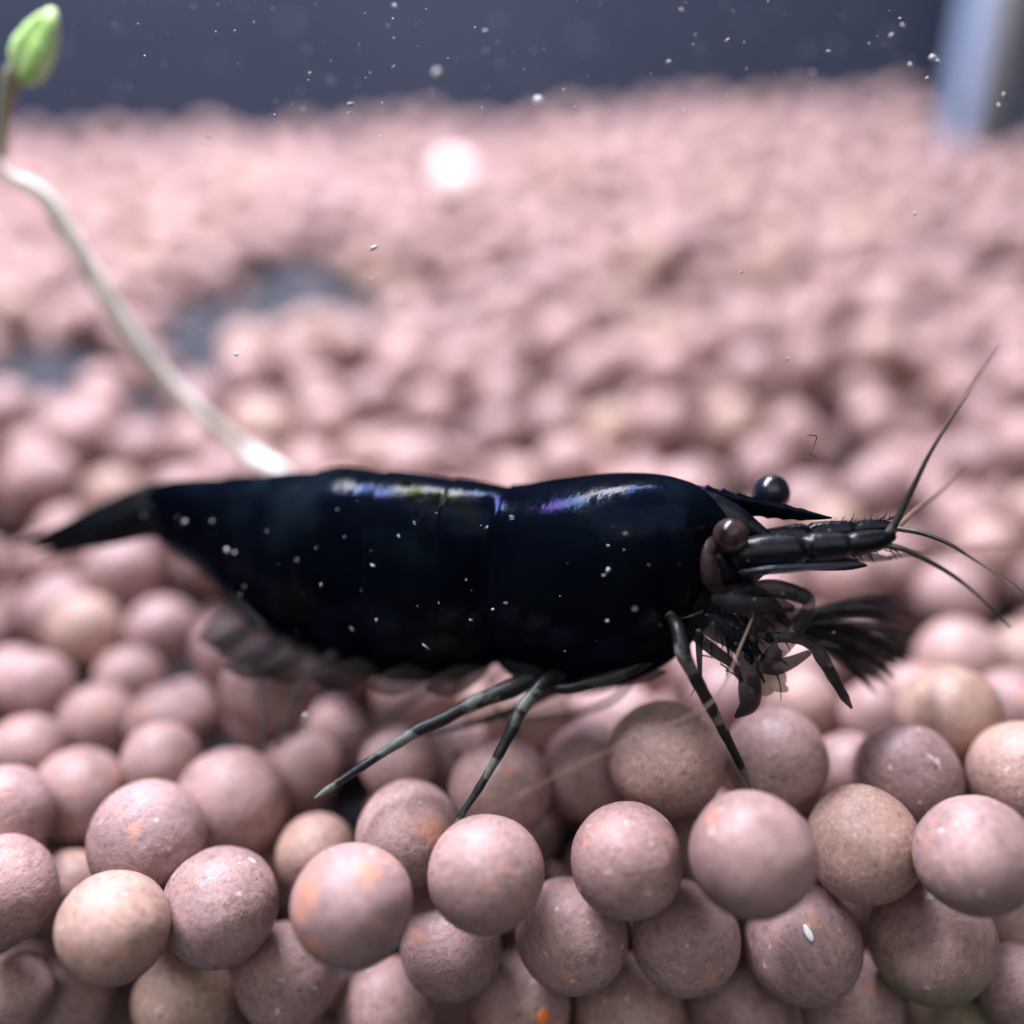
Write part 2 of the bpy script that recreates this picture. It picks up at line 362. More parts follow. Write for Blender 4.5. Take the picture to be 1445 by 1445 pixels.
for x, y, D, var in HAND:
    b = Ball(); b.px = (x, y); b.D = D; b.var = var; b.hand = True
    b.d = 31.0*165/D
    if y < 1150 and D < 135:      # behind the crest: the ball lies on the bed, its size follows
        b.d = float(ground_hit(x, y, 0.0) @ FWD)
        b.D = min(max(D, 2*1.5*FPX/b.d), 2*2.0*FPX/b.d)
    elif D < 135 and y < 1315: b.d = min(b.d, 36.0); b.D = max(D, 2*1.25*FPX/b.d)
    if y > 1315: b.d = (24.6+(y-1315)*0.006)/(cp-(y-CX)/FPX*sp)      # pressed against the tank front
    b.d = {(940, 1071): 34.8, (207, 1184): 33.4, (327, 1136): 34.6, (408, 1120): 39.0}.get((x, y), b.d)   # seen to lie behind the front row
    b.d0 = b.d; balls.append(b)
def place(b): b.p = P(b.px[0], b.px[1], b.d); b.r = b.D/2*b.d/FPX
for b in balls: place(b)
for it in range(160):             # push balls apart along their sight lines until none overlap
    moved = 0
    for i, a in enumerate(balls):
        for c in balls[i+1:]:
            dv = a.p-c.p; dist = math.sqrt(dv @ dv); ov = (a.r+c.r)*0.95-dist
            if ov > 0:
                near, far = (a, c) if a.d < c.d else (c, a)
                near.d = max(near.d-0.12*ov-0.01, near.d0*0.93); far.d = min(far.d+0.3*ov+0.02, far.d0*(1.07 if far.px[1] > 1250 else 1.3))
                place(a); place(c); moved += 1
    if not moved: break

# the rest of the bed: balls dropped at random, each settling in the lowest spot near where it fell
CELL = 4.2; grid = {}
def gadd(b): grid.setdefault((int(b.p[0]//CELL), int(b.p[1]//CELL)), []).append((float(b.p[0]), float(b.p[1]), float(b.p[2]), float(b.r)))
for b in balls: gadd(b)
PITS = [ (700, 585, 7, 3.0), (965, 610, 6, 4.0), (830, 545, 5, 3.0), (1010, 385, 10, 3.5), (1370, 355, 8, 4), (560, 410, 10, 3.0), (1240, 560, 7, 3), (1150, 590, 5, 3)]
pits = [(*ground_hit(x, y)[:2], r, dz) for x, y, r, dz in PITS]
def top(x, y):
    s = surf(x, y)
    for a, b_, r, dz in pits:
        q = ((x-a)/r)**2+((y-b_)/(r*0.8))**2
        if q < 1: s -= dz*(1-q)**0.5
    return s
def rest(x, y, r):
    z = surf(x, y)-5.4+r*0.6
    ci, cj = int(x//CELL), int(y//CELL)
    for i in (ci-1, ci, ci+1):
        for j in (cj-1, cj, cj+1):
            for (a, b_, c, q) in grid.get((i, j), ()):
                d2 = (x-a)**2+(y-b_)**2; s = (r+q)*0.985
                if d2 < s*s:
                    zz = c+math.sqrt(s*s-d2)
                    if zz > z: z = zz
    return z
hand_disc = [(b.px[0], b.px[1], b.D/2, b.d) for b in balls]
post_box = (px0-3.5, px0+33, py0-1.0, py0+13)
front = [np.array(b.p) for b in balls]; front_r = [b.r for b in balls]
for _ in range(9000):             # balls packed behind those that press against the front
    x, y = rng.uniform(-24, 24), rng.uniform(23.5, 35); z = rng.uniform(-44, surf(x, y)-1.0)
    p = np.array((x, y, z)); r = R0*rng.uniform(0.95, 1.05)
    A = np.array(front)-p; dd = np.sqrt((A*A).sum(1))
    if (dd < (np.array(front_r)+r)*0.97).any(): continue
    u, v, d = proj(p); rp = r*FPX/d
    if any((u-hx)**2+(v-hy)**2 < (hr+rp*0.8)**2 and d < hd for hx, hy, hr, hd in hand_disc): continue
    b = Ball(); b.p = p; b.r = r; b.var = ''; b.hand = False; b.d = d; b.D = 2*rp; b.px = (u, v)
    balls.append(b); gadd(b); front.append(p); front_r.append(r)
cands = []
yy = 26.5
for layer in range(5):
    yy = 26.5
    while yy < 130:
        half = 0.56*(yy*1.08+6)+7
        xx = -half + rng.random()*3.4
        while xx < half:
            cands.append((layer, rng.random(), xx+rng.uniform(-1, 1), yy+rng.uniform(-1, 1))); xx += 3.5
        yy += 3.1
cands.sort()
for _, _, x, y in cands:
    r = R0*rng.uniform(0.86, 1.10)
    best = None
    bx, by = x, y
    for k in range(14):
        if k: qx, qy = x+rng.uniform(-1.7, 1.7), y+rng.uniform(-1.7, 1.7)
        else: qx, qy = x, y
        if qy < 26.2 or qy > 130: continue
        z = rest(qx, qy, r)
        if best is None or z < best[2]: best = (qx, qy, z)
    if best is None: continue
    x, y, z = best
    if z > top(x, y)+0.9: continue
    if any(((x-a)/rx)**2+((y-b_)/ry)**2 < 1 for a, b_, rx, ry in BARE): continue
    if post_box[0]-r < x < post_box[1]+r and post_box[2]-r < y < post_box[3]+r: continue
    p = np.array((x, y, z)); u, v, d = proj(p); rp = r*FPX/d
    bad = False
    if v > 820:                  # never in front of a ball that was placed from the photograph
        for (hx, hy, hr, hd) in hand_disc:
            if (u-hx)**2+(v-hy)**2 < (hr+rp)**2*0.92 and d < hd: bad = True; break
    if bad: continue
    b = Ball(); b.p = p; b.r = r; b.var = ''; b.hand = False; b.d = d; b.D = 2*rp; b.px = (u, v)
    balls.append(b); gadd(b)

# which balls show largest (a coarse depth buffer); those become things of their own
W = 362; zb = np.full((W, W), 1e9); ib = np.full((W, W), -1, int)
for i, b in enumerate(balls):
    u, v, R = b.px[0]/4, b.px[1]/4, b.D/8
    x0, x1, y0, y1 = max(int(u-R), 0), min(int(u+R)+2, W), max(int(v-R), 0), min(int(v+R)+2, W)
    if x0 >= x1 or y0 >= y1: continue
    Y_, X_ = np.mgrid[y0:y1, x0:x1]; m = (X_-u)**2+(Y_-v)**2 <= R*R
    m &= b.d < zb[y0:y1, x0:x1]
    zb[y0:y1, x0:x1][m] = b.d; ib[y0:y1, x0:x1][m] = i
cnt = np.bincount(ib[ib >= 0], minlength=len(balls))
order = np.argsort(-cnt)
single = set(int(i) for i in order[:300] if cnt[i] > 3)

def lumpy(sub, seed, amp):
    V, F = ico(sub); out = []
    for v in V:
        q = Vector(v)
        k = 1 + amp*noise.noise(q*1.1+Vector((seed*3.1, seed, 0))) + 0.3*amp*noise.noise(q*2.7+Vector((0, seed*5.3, 1)))
        out.append(v*k)
    return np.array(out), F
protos = []
for s in range(6):
    V, F = lumpy(4, s+1.3, 0.032)
    me = bpy.data.meshes.new('clay_ball'); me.from_pydata([tuple(v*R0*SC) for v in V], [], F); me.update()
    me.polygons.foreach_set('use_smooth', [True]*len(me.polygons)); me.materials.append(M_BALL); protos.append(me)
special = {}
def ballmesh(var):
    mat = {'tan': M_TAN, 'tan2': M_TAN, 'orange': M_ORANGE, 'patch': M_ORANGE, 'pale': M_ORANGE, 'algae': M_ALGAE}.get(var)
    if not mat: return protos[rng.randrange(6)]
    if var not in special:
        m = protos[rng.randrange(6)].copy(); m.materials[0] = mat; special[var] = m
    return special[var]
LAB = {'': ('small round mauve brown clay ball in the gravel bed', 'clay balls of the gravel bed'),
       'tan': ('small round clay ball of a yellower tan than the mauve balls around it', 'tan clay balls of the gravel bed'),
       'tan2': ('tan brown clay ball with orange flecks above the dark gap by the tank front', None),
       'orange': ('wide clay ball with a bright orange side, in the front row of the bed', None),
       'pale': ('clay ball with pale orange blotches on top, just behind the orange-sided front ball', None),
       'patch': ('clay ball with a vivid orange patch low in the front of the bed', None),
       'glint': ('mauve clay ball bearing one bright highlight modelled in white, in the front of the bed', None),
       'algae': ('clay ball filmed over with dull green algae at the bed front', 'algae filmed clay balls')}
OWN = {(940,1071): 'brownish clay ball just behind the front row, beside the foremost banded leg of the shrimp',
 (1094,1072): 'dusky mauve clay ball directly behind the tip of the shrimp foremost banded leg',
 (1062,1205): 'front row clay ball under the tip of the shrimp foremost banded leg',
 (686,1233): 'front row clay ball on which the steep middle leg of the shrimp ends',
 (706,1113): 'shaded clay ball crossed by the steep middle leg of the shrimp',
 (836,1088): 'shaded clay ball half tucked behind the brownish ball beside the shrimp foremost leg',
 (884,1213): 'front row clay ball directly before the brownish ball beside the shrimp foremost leg',
 (327,1136): 'clay ball just beyond the tip of the long slanting rear leg of the shrimp',
 (446,1204): 'tan clay ball below the tip of the long slanting rear leg of the shrimp',
 (1218,1191): 'tan front row clay ball wedged between two pinker balls',
 (1236,1010): 'clay ball under the feeding claws of the shrimp, beside its dark bristle fan',
 (1341,1010): 'clay ball standing just past the dark bristle fan of the shrimp',
 (1314,1325): 'large clay ball with a faint green algae film, under two front row balls',
 (408,1120): 'shadowed clay ball just behind the tip of the long slanting rear leg'}
rest_v, rest_f, rest_r = [], [], []
V3, F3 = ico(3)
for i, b in enumerate(balls):
    rot = Matrix.Rotation(rng.uniform(0, 6.28), 3, Vector((rng.gauss(0, 1), rng.gauss(0, 1), rng.gauss(0, 1))).normalized())
    if i in single or b.hand:
        if b.hand and cnt[i] == 0 and not b.var: continue
        o = bpy.data.objects.new('clay_ball', ballmesh(b.var)); COL.objects.link(o)
        o.location = Vector([float(c) for c in b.p])*SC
        o.rotation_euler = rot.to_euler() if b.var != '' or True else (0, 0, 0)
        s = b.r/R0; o.scale = (s*rng.uniform(0.975, 1.025), s*rng.uniform(0.975, 1.025), s*rng.uniform(0.97, 1.02))
        lb, g = LAB[b.var]
        if b.var == '':
            if b.px[1] > 1290 and b.p[1] < 28: lb, g = 'mauve clay ball of the lower rows at the front, beneath the top front row', 'clay balls of the lower front rows'
            elif b.p[1] < 25.5: lb, g = 'mauve clay ball in the top front row of the bed, lit from above', 'clay balls of the top front row'
            elif b.p[1] < 44: lb, g = 'mauve clay ball lying between the top front row and the shrimp', 'clay balls between front row and shrimp'
            else: lb, g = 'small pinkish clay ball on the blurred slope behind the shrimp', 'clay balls on the slope behind the shrimp'
        tag(o, OWN.get(b.px, lb) if b.hand else lb, 'clay ball', g)
        b.o = o
    elif cnt[i] > 0 or (b.d < 60 and abs(b.px[0]-722) < 800) or b.p[2] > surf(b.p[0], b.p[1])-2.2:
        o = len(rest_v); R3 = np.array(rot)
        rest_v += list((V3 @ R3.T)*b.r*[1, 1, rng.uniform(0.96, 1.02)] + b.p); rest_f += [tuple(k+o for k in f) for f in F3]
        rest_r += [rng.random()]*len(V3)
g = meshobj('gravel', rest_v, rest_f, M_BALL, attrs={'rnd': rest_r})
tag(g, 'bed of small pinkish mauve clay balls sloping up to the back wall', 'gravel', kind='stuff')

# the vivid patch is a stuck flake; the white flake paints in a specular highlight
def fleck(ball_xy, at_xy, rpx, mat, squash, ang, name):
    b = next(q for q in balls if q.hand and q.px == ball_xy)
    c = b.p; lo, hi = b.d-b.r, b.d
    for _ in range(30):
        m = (lo+hi)/2; q = P(*at_xy, m)
        if np.linalg.norm(q-c) > b.r*1.0: lo = m
        else: hi = m
    q = P(*at_xy, hi); nrm = (q-c)/np.linalg.norm(q-c)
    a = RGT*math.cos(ang)-UPV*math.sin(ang); a = a-nrm*(a @ nrm); a /= np.linalg.norm(a); t = np.cross(nrm, a)
    V3, F3 = lumpy(2, ang+2, 0.5); R = rpx*hi/FPX
    o = meshobj(name, [q + R*(v[0]*a+squash*v[1]*t+0.22*v[2]*nrm) for v in V3], F3, mat)
    put_under(o, b.o)
    return o
M_PATCH = plain('orange_clay', (0.72, 0.20, 0.06), 0.6, 0.3, var=0.3, scale=900)
fleck((735, 1414), (768, 1436), 13, M_PATCH, 0.8, 0.5, 'orange_patch')
fleck((1133, 1332), (1141, 1317), 12, M_WHITE, 0.5, 1.15, 'painted_glint')

# ------------------------------------------------------------------ the shrimp
def bd(x): return float(np.interp(x, [40, 200, 450, 715, 1030, 1260], [41, 39.5, 37.2, 34.9, 32.6, 31.6]))
TOP = [(205,690),(240,681),(300,678),(350,676),(400,674),(450,670),(485,665),(520,668),(600,676),(650,682),(690,687),(715,690),(740,687),(770,681),(800,677),(860,672),(910,673),(945,679),(975,690),(1003,712),(1023,736),(1034,766)]
BOT = [(205,752),(225,762),(270,792),(310,825),(335,856),(380,888),(430,914),(480,934),(530,946),(600,950),(650,945),(690,929),(706,921),(722,928),(760,945),(800,951),(850,953),(900,944),(950,922),(990,893),(1018,862),(1034,828)]
def smooth_interp(K, xs):
    K = np.array(K, float); x, y = K[:, 0], K[:, 1]
    m = np.gradient(y, x)
    out = []
    for t in xs:
        i = min(max(np.searchsorted(x, t)-1, 0), len(x)-2); h = x[i+1]-x[i]; u = (t-x[i])/h
        out.append((2*u**3-3*u**2+1)*y[i]+(u**3-2*u**2+u)*h*m[i]+(-2*u**3+3*u**2)*y[i+1]+(u**3-u**2)*h*m[i+1])
    return np.array(out)
SEG = [205, 322, 385, 455, 548, 640, 716]           # tail end, six ring joints
xs = np.concatenate([np.linspace(205, 1034, 190), np.array(SEG[1:])-2.0, np.array(SEG[1:])+2.0]); xs.sort()
tp, bt = smooth_interp(TOP, xs), smooth_interp(BOT, xs)
bt = bt + np.interp(xs, [205, 350, 600, 700, 800, 960, 1034], [0, 5, 8, 12, 18, 12, 0])
axis_dir = P(40, 720, bd(40))-P(1030, 720, bd(1030)); side = np.array((-axis_dir[1], axis_dir[0], 0)); side /= np.linalg.norm(side)
if side[1] > 0: side = -side                          # points to the viewer
V, F = [], []
NS = 40
for x, yt, yb in zip(xs, tp, bt):
    d = bd(x); T_, B_ = P(x, yt, d), P(x, yb, d); c = (T_+B_)/2; ext = np.linalg.norm(T_-B_)/2
    wr = float(np.interp(x, [205, 300, 450, 640, 716, 800, 900, 980, 1034], [0.62, 0.60, 0.60, 0.62, 0.66, 0.70, 0.72, 0.70, 0.55]))
    wd = ext*wr; e = PITCH+0.06
    h = math.sqrt(max(ext**2-(wd*math.sin(e))**2, 0.05*ext**2))/math.cos(e)
    k = 1.0
    if x < 716:                                       # each ring overlaps the next one behind it
        i = max(j for j in range(len(SEG)) if SEG[j] <= x+1e-6); i = min(i, len(SEG)-2)
        u = (x-SEG[i])/(SEG[i+1]-SEG[i]); k = 1.010-0.022*u+0.009*math.sin(math.pi*u)
    else: k = 1+0.018*math.exp(-(x-716)/22.0)         # the shell's rear rim stands a little proud
    if x < 240: k *= 1-0.28*((240-x)/35)**2           # the last ring slips under the tail plates
    for s in range(NS):
        th = 2*math.pi*s/NS; ca, sa = math.cos(th), math.sin(th)
        yy_ = math.copysign(abs(ca)**0.85, ca); zz_ = math.copysign(abs(sa)**1.05, sa)
        taper = 1.0-0.12*max(-zz_, 0)**2; zz_ *= 1.06 if zz_ < 0 else 1.0
        V.append(c + side*wd*yy_*k*taper + np.array((0, 0, 1))*h*zz_*k)
n = len(xs)
for i in range(n-1):
    for s in range(NS):
        s2 = (s+1) % NS; F.append((i*NS+s, i*NS+s2, (i+1)*NS+s2, (i+1)*NS+s))
F.append(tuple(range(NS))[::-1]); F.append(tuple((n-1)*NS+s for s in range(NS)))
# the rostrum, a blade with small teeth, grows out of the same shell
ROS = [(930,712,18),(965,705,23),(1000,706,20),(1040,711,15),(1080,718,12.5),(1110,723,10.5),(1145,728,6.5),(1174,731,1.2)]
K = [(*P(x, y, bd(x)), r*bd(x)/FPX) for x, y, r in ROS]
S = spline(K, 46)
for i in range(46):
    u = i/45
    if 0.28 < u < 0.9: S[i, 3] *= 1+0.20*max(0, math.sin(u*70))
vr, fr, _ = tube_geo(S[:, :3], np.maximum(S[:, 3], 0.01), 12, 0.5, side)
o = len(V); V += vr; F += [tuple(k+o for k in f) for f in fr]
shrimp = empty('shrimp', P(700, 1060, 34.5))
tag(shrimp, 'glossy black shrimp with banded legs walking over the clay ball gravel', 'shrimp')
body = meshobj('body', V, F, M_SHELL, shrimp)

# tail fan: five long plates
for off, tipx, sc_, fl in [(0.0,40,1.0,0.62),(-0.45,52,0.92,0.4),(-0.85,72,0.80,0.35),(0.4,58,0.9,0.4),(0.75,84,0.78,0.35)]:
    ks = []
    for x, y, hh in ((250,722,34),(205,721,33),(150,734,25),(100,748,15),(62,759,8),(28,767,1.2)):
        x_ = 250+(x-250)*(250-tipx)/210.0
        ks.append((*(P(x_, y, bd(x_)) + side*off*(1.0 if x < 160 else 0.7) - UPV*0.25*off), hh*sc_*bd(x_)/FPX))
    S = spline(ks, 26)
    vr, fr, t_ = tube_geo(S[:, :3], np.maximum(S[:, 3], 0.01), 14, fl, side)
    meshobj('tail_plate', vr, fr, M_TAIL, shrimp, {'t': t_})

# eyes on stalks
def ball_px(name, x, y, d, rpx, mat, parent, sub=3, sq=(1, 1, 1)):
    Vs, Fs = ico(sub); r = rpx*d/FPX; c = P(x, y, d)
    return meshobj(name, [c + r*(v[0]*sq[0]*RGT+v[1]*sq[1]*UPV+v[2]*sq[2]*FWD) for v in Vs], Fs, mat, parent)
e1 = ball_px('eye', 1031, 756, 30.8, 25.5, M_EYEBROWN, shrimp)
ball_px('pupil', 1031, 750, 30.5, 16, M_PUPIL, e1, 2)
tube_px('eye_stalk', [(1004,742,32.0,14),(1016,750,31.2,17),(1028,757,30.6,20)], M_CHEEK, e1)
e2 = ball_px('eye', 1088, 696, 33.6, 27, M_EYE, shrimp)
tube_px('eye_stalk', [(1030,722,33.2,13),(1054,706,33.5,15),(1082,697,33.6,19)], M_BASEANT, e2)

# cheek and front of the head
tube_px('cheek', [(1006,748,31.6,8),(1000,780,31.2,12),(1004,815,31.2,14),(1022,842,31.5,9)], M_CHEEK, shrimp, flat=0.7)
tube_px('brow', [(978,722,32.7,36),(1012,728,32.5,30),(1040,737,32.3,22),(1066,750,32.2,14),(1090,764,32.1,8)], M_BASEANT, shrimp, flat=0.7)
tube_px('face', [(1000,790,32.3,50),(1030,796,32.2,42),(1060,800,32.1,27),(1078,800,32.0,12)], M_BASEANT, shrimp)
tube_px('mouth_part', [(990,846,32.0,26),(1030,850,31.8,36),(1070,862,31.8,32),(1104,882,32.0,14)], M_MURK, shrimp, flat=0.6)
tube_px('mouth_part', [(985,874,31.9,16),(1030,890,31.6,24),(1070,906,31.5,22),(1096,924,31.6,9)], M_MURK, shrimp, flat=0.6)
tube_px('mouth_part', [(1012,846,31.3,10),(1046,852,31.2,16),(1088,852,31.2,15),(1116,858,31.3,6)], M_MEMB, shrimp, flat=0.5)

# antennule bases, jointed
tube_px('antennule_base', [(1048,784,31.2,24),(1080,780,31.2,27),(1124,776,31.1,22),(1134,773,31.1,17),(1145,772,31.1,21),(1188,770,31.0,19),(1196,769,31,15.5),(1206,768,31.0,18),(1240,762,31.0,15),(1256,757,31.0,9)], M_BASEANT, shrimp, n=70, sides=14)
tube_px('antennule_base', [(1060,768,32.6,18),(1130,758,32.5,20),(1142,757,32.5,16),(1152,754,32.5,18),(1196,749,32.4,15),(1204,748,32.4,12),(1215,747,32.4,14),(1250,744,32.3,10),(1262,743,32.3,6)], M_BASEANT, shrimp, n=60, sides=14)
fz = []; r5 = random.Random(11)
for k in range(90):
    x0 = r5.uniform(1120, 1262); up = r5.random() < 0.65; y0 = (742 if up else 783)-(x0-1190)*0.12; d = 32.2 if up else 31.0; a_ = (-0.9 if up else 0.7)+r5.gauss(0, 0.35); l_ = r5.uniform(8, 20)
    S = spline([(*P(x0, y0, d), 1.0*d/FPX), (*P(x0+l_*0.5*math.cos(a_), y0+l_*0.5*math.sin(a_), d), 0.8*d/FPX), (*P(x0+l_*math.cos(a_), y0+l_*math.sin(a_)+1.5, d), 0.3*d/FPX)], 5)
    fz.append(tube_geo(S[:, :3], np.maximum(S[:, 3], 0.004), 4))
V, F, T = merge(fz)
tag(meshobj('antennule_hairs', V, F, M_LEGFAR, shrimp, {'t': T}), kind='stuff')
# flat blue scales beneath them
tube_px('antennal_scale', [(1050,808,30.7,9),(1090,805,30.5,13),(1150,801,30.4,10),(1200,797,30.4,6),(1222,794,30.4,1.5)], M_SCALE, shrimp, flat=0.22, flatdir=UPV*0.9+FWD*0.45)
tube_px('antennal_scale', [(1080,792,31.6,10),(1150,793,31.6,13),(1200,796,31.5,9),(1222,798,31.5,2)], M_BASEANT, shrimp, flat=0.35)
tube_px('antennal_scale', [(1180,786,33,6),(1230,786,33.2,7),(1258,788,33.3,2)], M_MEMB, shrimp, flat=0.35)
# feelers
tube_px('antennule', [(1250,757,31.0,6.34),(1265,735,30.9,5.63),(1284,696,30.7,4.36),(1312,640,30.4,2.96),(1345,585,30.0,1.97),(1378,535,29.6,1.41),(1407,488,29.2,0.84)], M_FLAG, shrimp, n=50, sides=8)
tube_px('antennule', [(1258,752,32.4,4.93),(1290,722,33.2,4.22),(1325,694,34.5,3.10),(1362,655,36,1.83)], M_FLAGB, shrimp, n=30, sides=8)
tube_px('antennule', [(1268,746,32.2,4.22),(1300,752,31.8,3.66),(1336,766,31.3,2.96),(1376,790,30.8,2.11),(1412,812,30.2,1.55),(1448,842,29.6,1.13)], M_FLAG, shrimp, n=40, sides=8)
tube_px('antennule', [(1236,768,31.0,5.63),(1268,773,30.8,4.58),(1308,790,30.6,3.66),(1350,816,30.4,2.96),(1390,849,30.2,2.11),(1425,884,30.0,1.27)], M_FLAG, shrimp, n=44, sides=8)
tube_px('antenna', [(1256,785,33.5,4),(1310,778,35.5,3.2),(1380,772,37.5,2.4),(1450,765,39.5,1.8)], M_FLAGB, shrimp, n=30, sides=6)
tube_px('antenna', [(1066,862,31.4,2.4),(1048,905,30.6,1.9),(1010,985,29.6,1.5),(945,1024,29.0,1.5),(850,1064,28.9,1.4),(760,1108,29.0,1.3),(660,1158,29.2,1.2),(560,1194,29.6,1.0)], M_FLAGB, shrimp, n=60, sides=6)

# walking legs
tube_px('leg', [(945,868,31.6,8.13),(956,886,30.9,8.87),(962,912,30.6,10.20),(966,928,30.5,9.54),(984,962,30.8,8.87),(1001,994,31.2,8.13),(1022,1034,31.6,6.80),(1044,1078,32.0,5.47),(1052,1096,32.2,3.40)], M_LEG, shrimp, n=70, knobs=0.12)
tube_px('leg_tip', [(1051,1092,32.2,4),(1057,1108,32.3,2.6),(1063,1126,32.4,1.2)], M_GHOST, shrimp, sides=6)
tube_px('leg', [(790,948,33.6,10.87),(765,966,33.0,9.54),(738,998,32.6,8.87),(722,1030,32.4,8.13),(704,1064,32.2,6.80),(676,1112,31.9,5.47),(650,1152,31.6,4.07),(642,1166,31.5,2.07)], M_LEG, shrimp, n=70, knobs=0.12)
tube_px('leg', [(770,948,34.0,11.53),(720,972,33.6,12.27),(668,992,33.4,10.20),(630,1012,33.2,8.87),(590,1030,33.0,8.87),(562,1048,32.8,7.46),(510,1082,32.5,6.13),(460,1116,32.2,4.73),(446,1126,32.1,2.74)], M_LEG, shrimp, n=70, knobs=0.12)
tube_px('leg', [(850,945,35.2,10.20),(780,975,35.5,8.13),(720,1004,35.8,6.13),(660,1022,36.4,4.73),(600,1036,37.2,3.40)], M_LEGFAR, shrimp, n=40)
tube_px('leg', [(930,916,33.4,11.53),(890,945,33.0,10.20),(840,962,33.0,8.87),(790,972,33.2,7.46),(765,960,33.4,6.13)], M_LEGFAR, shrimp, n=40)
tube_px('leg', [(960,906,34.6,8.87),(900,950,34.6,6.80),(850,972,34.8,6.13),(800,978,35.2,5.47)], M_GHOST, shrimp, n=40)
tube_px('leg', [(700,1000,36.5,4.73),(730,1036,36.6,4.73),(690,1060,36.8,4.07),(640,1064,37.2,3.40)], M_GHOST, shrimp, n=30)
tube_px('leg', [(362,930,37.0,8.13),(366,980,36.6,7.46),(370,1030,36.2,6.13),(374,1062,36.0,3.40)], M_GHOST, shrimp, n=30)
tube_px('leg_base', [(704,925,34.6,6),(726,938,34.2,16),(752,948,33.9,24),(784,957,33.9,16),(812,960,34.0,8)], M_MURK, shrimp, flat=0.6)
tube_px('leg', [(470,925,36.2,10),(430,962,36.4,9),(408,1006,36.4,7),(392,1052,36.2,4)], M_GHOST, shrimp, n=30)
tube_px('leg', [(640,945,35.6,11),(585,984,36.0,9),(535,1020,36.3,7),(486,1040,36.6,4)], M_GHOST, shrimp, n=30)
tube_px('leg', [(900,940,34.4,10),(868,985,34.6,8),(800,1010,34.9,6),(742,1016,35.2,4)], M_GHOST, shrimp, n=30)
# feeding legs in front
tube_px('claw_leg', [(1040,842,31.5,7.92),(1062,832,31.2,10.56),(1090,830,31.0,12.76),(1118,836,30.8,12.32),(1134,842,30.8,10.56)], M_LEGFAR, shrimp, n=30, sides=12)
tube_px('claw_leg', [(1132,838,30.8,9.68),(1142,848,30.8,8.80),(1134,872,31.0,10.56),(1112,902,31.2,13.20),(1090,926,31.4,12.32),(1076,944,31.5,7.92)], M_OLIVE, shrimp, n=40, sides=12)
tube_px('claw_leg', [(1086,900,31.6,8.10),(1120,900,31.6,7.30),(1148,912,31.6,7.30),(1160,928,31.6,8.89),(1176,956,31.8,7.30),(1192,984,32.0,5.63),(1201,998,32.1,2.46)], M_LEGFAR, shrimp, n=50, knobs=0.15)
tube_px('claw_leg', [(1018,880,31.8,9.68),(1044,915,31.8,9.68),(1056,944,31.9,13.73),(1058,972,32.0,16.19),(1056,994,32.2,13.73),(1040,1010,32.4,4.05)], M_BRUSH, shrimp, n=50)
tube_px('claw_leg', [(985,900,32.2,8.10),(1010,920,32.2,8.89),(1034,938,32.4,6.51),(1046,960,32.6,3.26)], M_LEGFAR, shrimp, n=30)
tube_px('claw_leg', [(1150,914,31.4,4.05),(1164,908,31.3,4.84),(1182,912,31.3,3.26)], M_GHOST, shrimp, n=20)
tube_px('claw_leg', [(1060,925,31.9,10.56),(1088,940,31.9,12.94),(1112,936,32,9.68),(1140,922,32.1,4.84)], M_BRUSH, shrimp, n=30)
r2 = random.Random(3)
for k in range(9):
    x0 = 985+r2.uniform(0, 90); y0 = 862+r2.uniform(0, 36); d = 31.4+r2.uniform(-0.3, 0.9); dx = r2.uniform(-10, 45); dy = r2.uniform(30, 75)
    tube_px('mouth_bristle', [(x0, y0, d, 6), (x0+dx*0.4+r2.uniform(-8, 8), y0+dy*0.5, d+0.1, 4.5), (x0+dx, y0+dy, d+0.2, 1.5)], M_LEGFAR if k % 3 else M_GHOST, shrimp, n=14, sides=6)
hp = []
for k in range(45):              # fine hairs round the mouth and on the feeding legs
    x0, y0 = r2.uniform(985, 1110), r2.uniform(850, 950); d = r2.uniform(30.8, 32.0); a_ = r2.gauss(1.1, 0.7); l_ = r2.uniform(14, 42)
    hp.append((lambda S: tube_geo(S[:, :3], np.maximum(S[:, 3], 0.004), 5))(spline([(*P(x0, y0, d), 1.5*d/FPX), (*P(x0+l_*0.5*math.cos(a_)+3, y0+l_*0.5*math.sin(a_), d), 1.1*d/FPX), (*P(x0+l_*math.cos(a_), y0+l_*math.sin(a_), d+0.1), 0.4*d/FPX)], 6)))
V, F, T = merge(hp)
tag(meshobj('mouth_hairs', V, F, M_LEGFAR, shrimp, {'t': T}), kind='stuff')
# dark bristle fan held out ahead
parts = []
def tubeg(keys, n=18, sides=8, flat=None):
    S = spline([(*P(x, y, d), r*d/FPX) for x, y, d, r in keys], n); return tube_geo(S[:, :3], np.maximum(S[:, 3], 0.004), sides, flat)
parts.append(tubeg([(1096,866,33.0,10),(1128,876,33.6,18),(1164,894,34.2,24),(1196,906,34.7,24),(1222,914,35.1,14),(1240,918,35.4,4)], 24, 12, 0.35))
for q in range(22):
    a_ = -0.26+0.92*q/21+r2.uniform(-0.04, 0.04); l_ = r2.uniform(125, 168)*(1.0 if a_ < 0.35 else 0.9); sx, sy = 1126+r2.uniform(-10, 12), 882+20*(a_-0.1); dd = 33.9+r2.uniform(-0.4, 0.5); cv = r2.uniform(4, 16)
    parts.append(tubeg([(sx, sy, dd, 3), (sx+0.3*l_*math.cos(a_), sy+0.3*l_*math.sin(a_)-0.5*cv, dd+0.3, 6), (sx+0.62*l_*math.cos(a_), sy+0.62*l_*math.sin(a_)-0.6*cv, dd+0.7, 6), (sx+0.86*l_*math.cos(a_), sy+0.86*l_*math.sin(a_), dd+1.1, 4), (sx+l_*math.cos(a_), sy+l_*math.sin(a_)+0.6*cv, dd+1.4, 0.8)], 18, 7))
V, F, T = merge(parts)
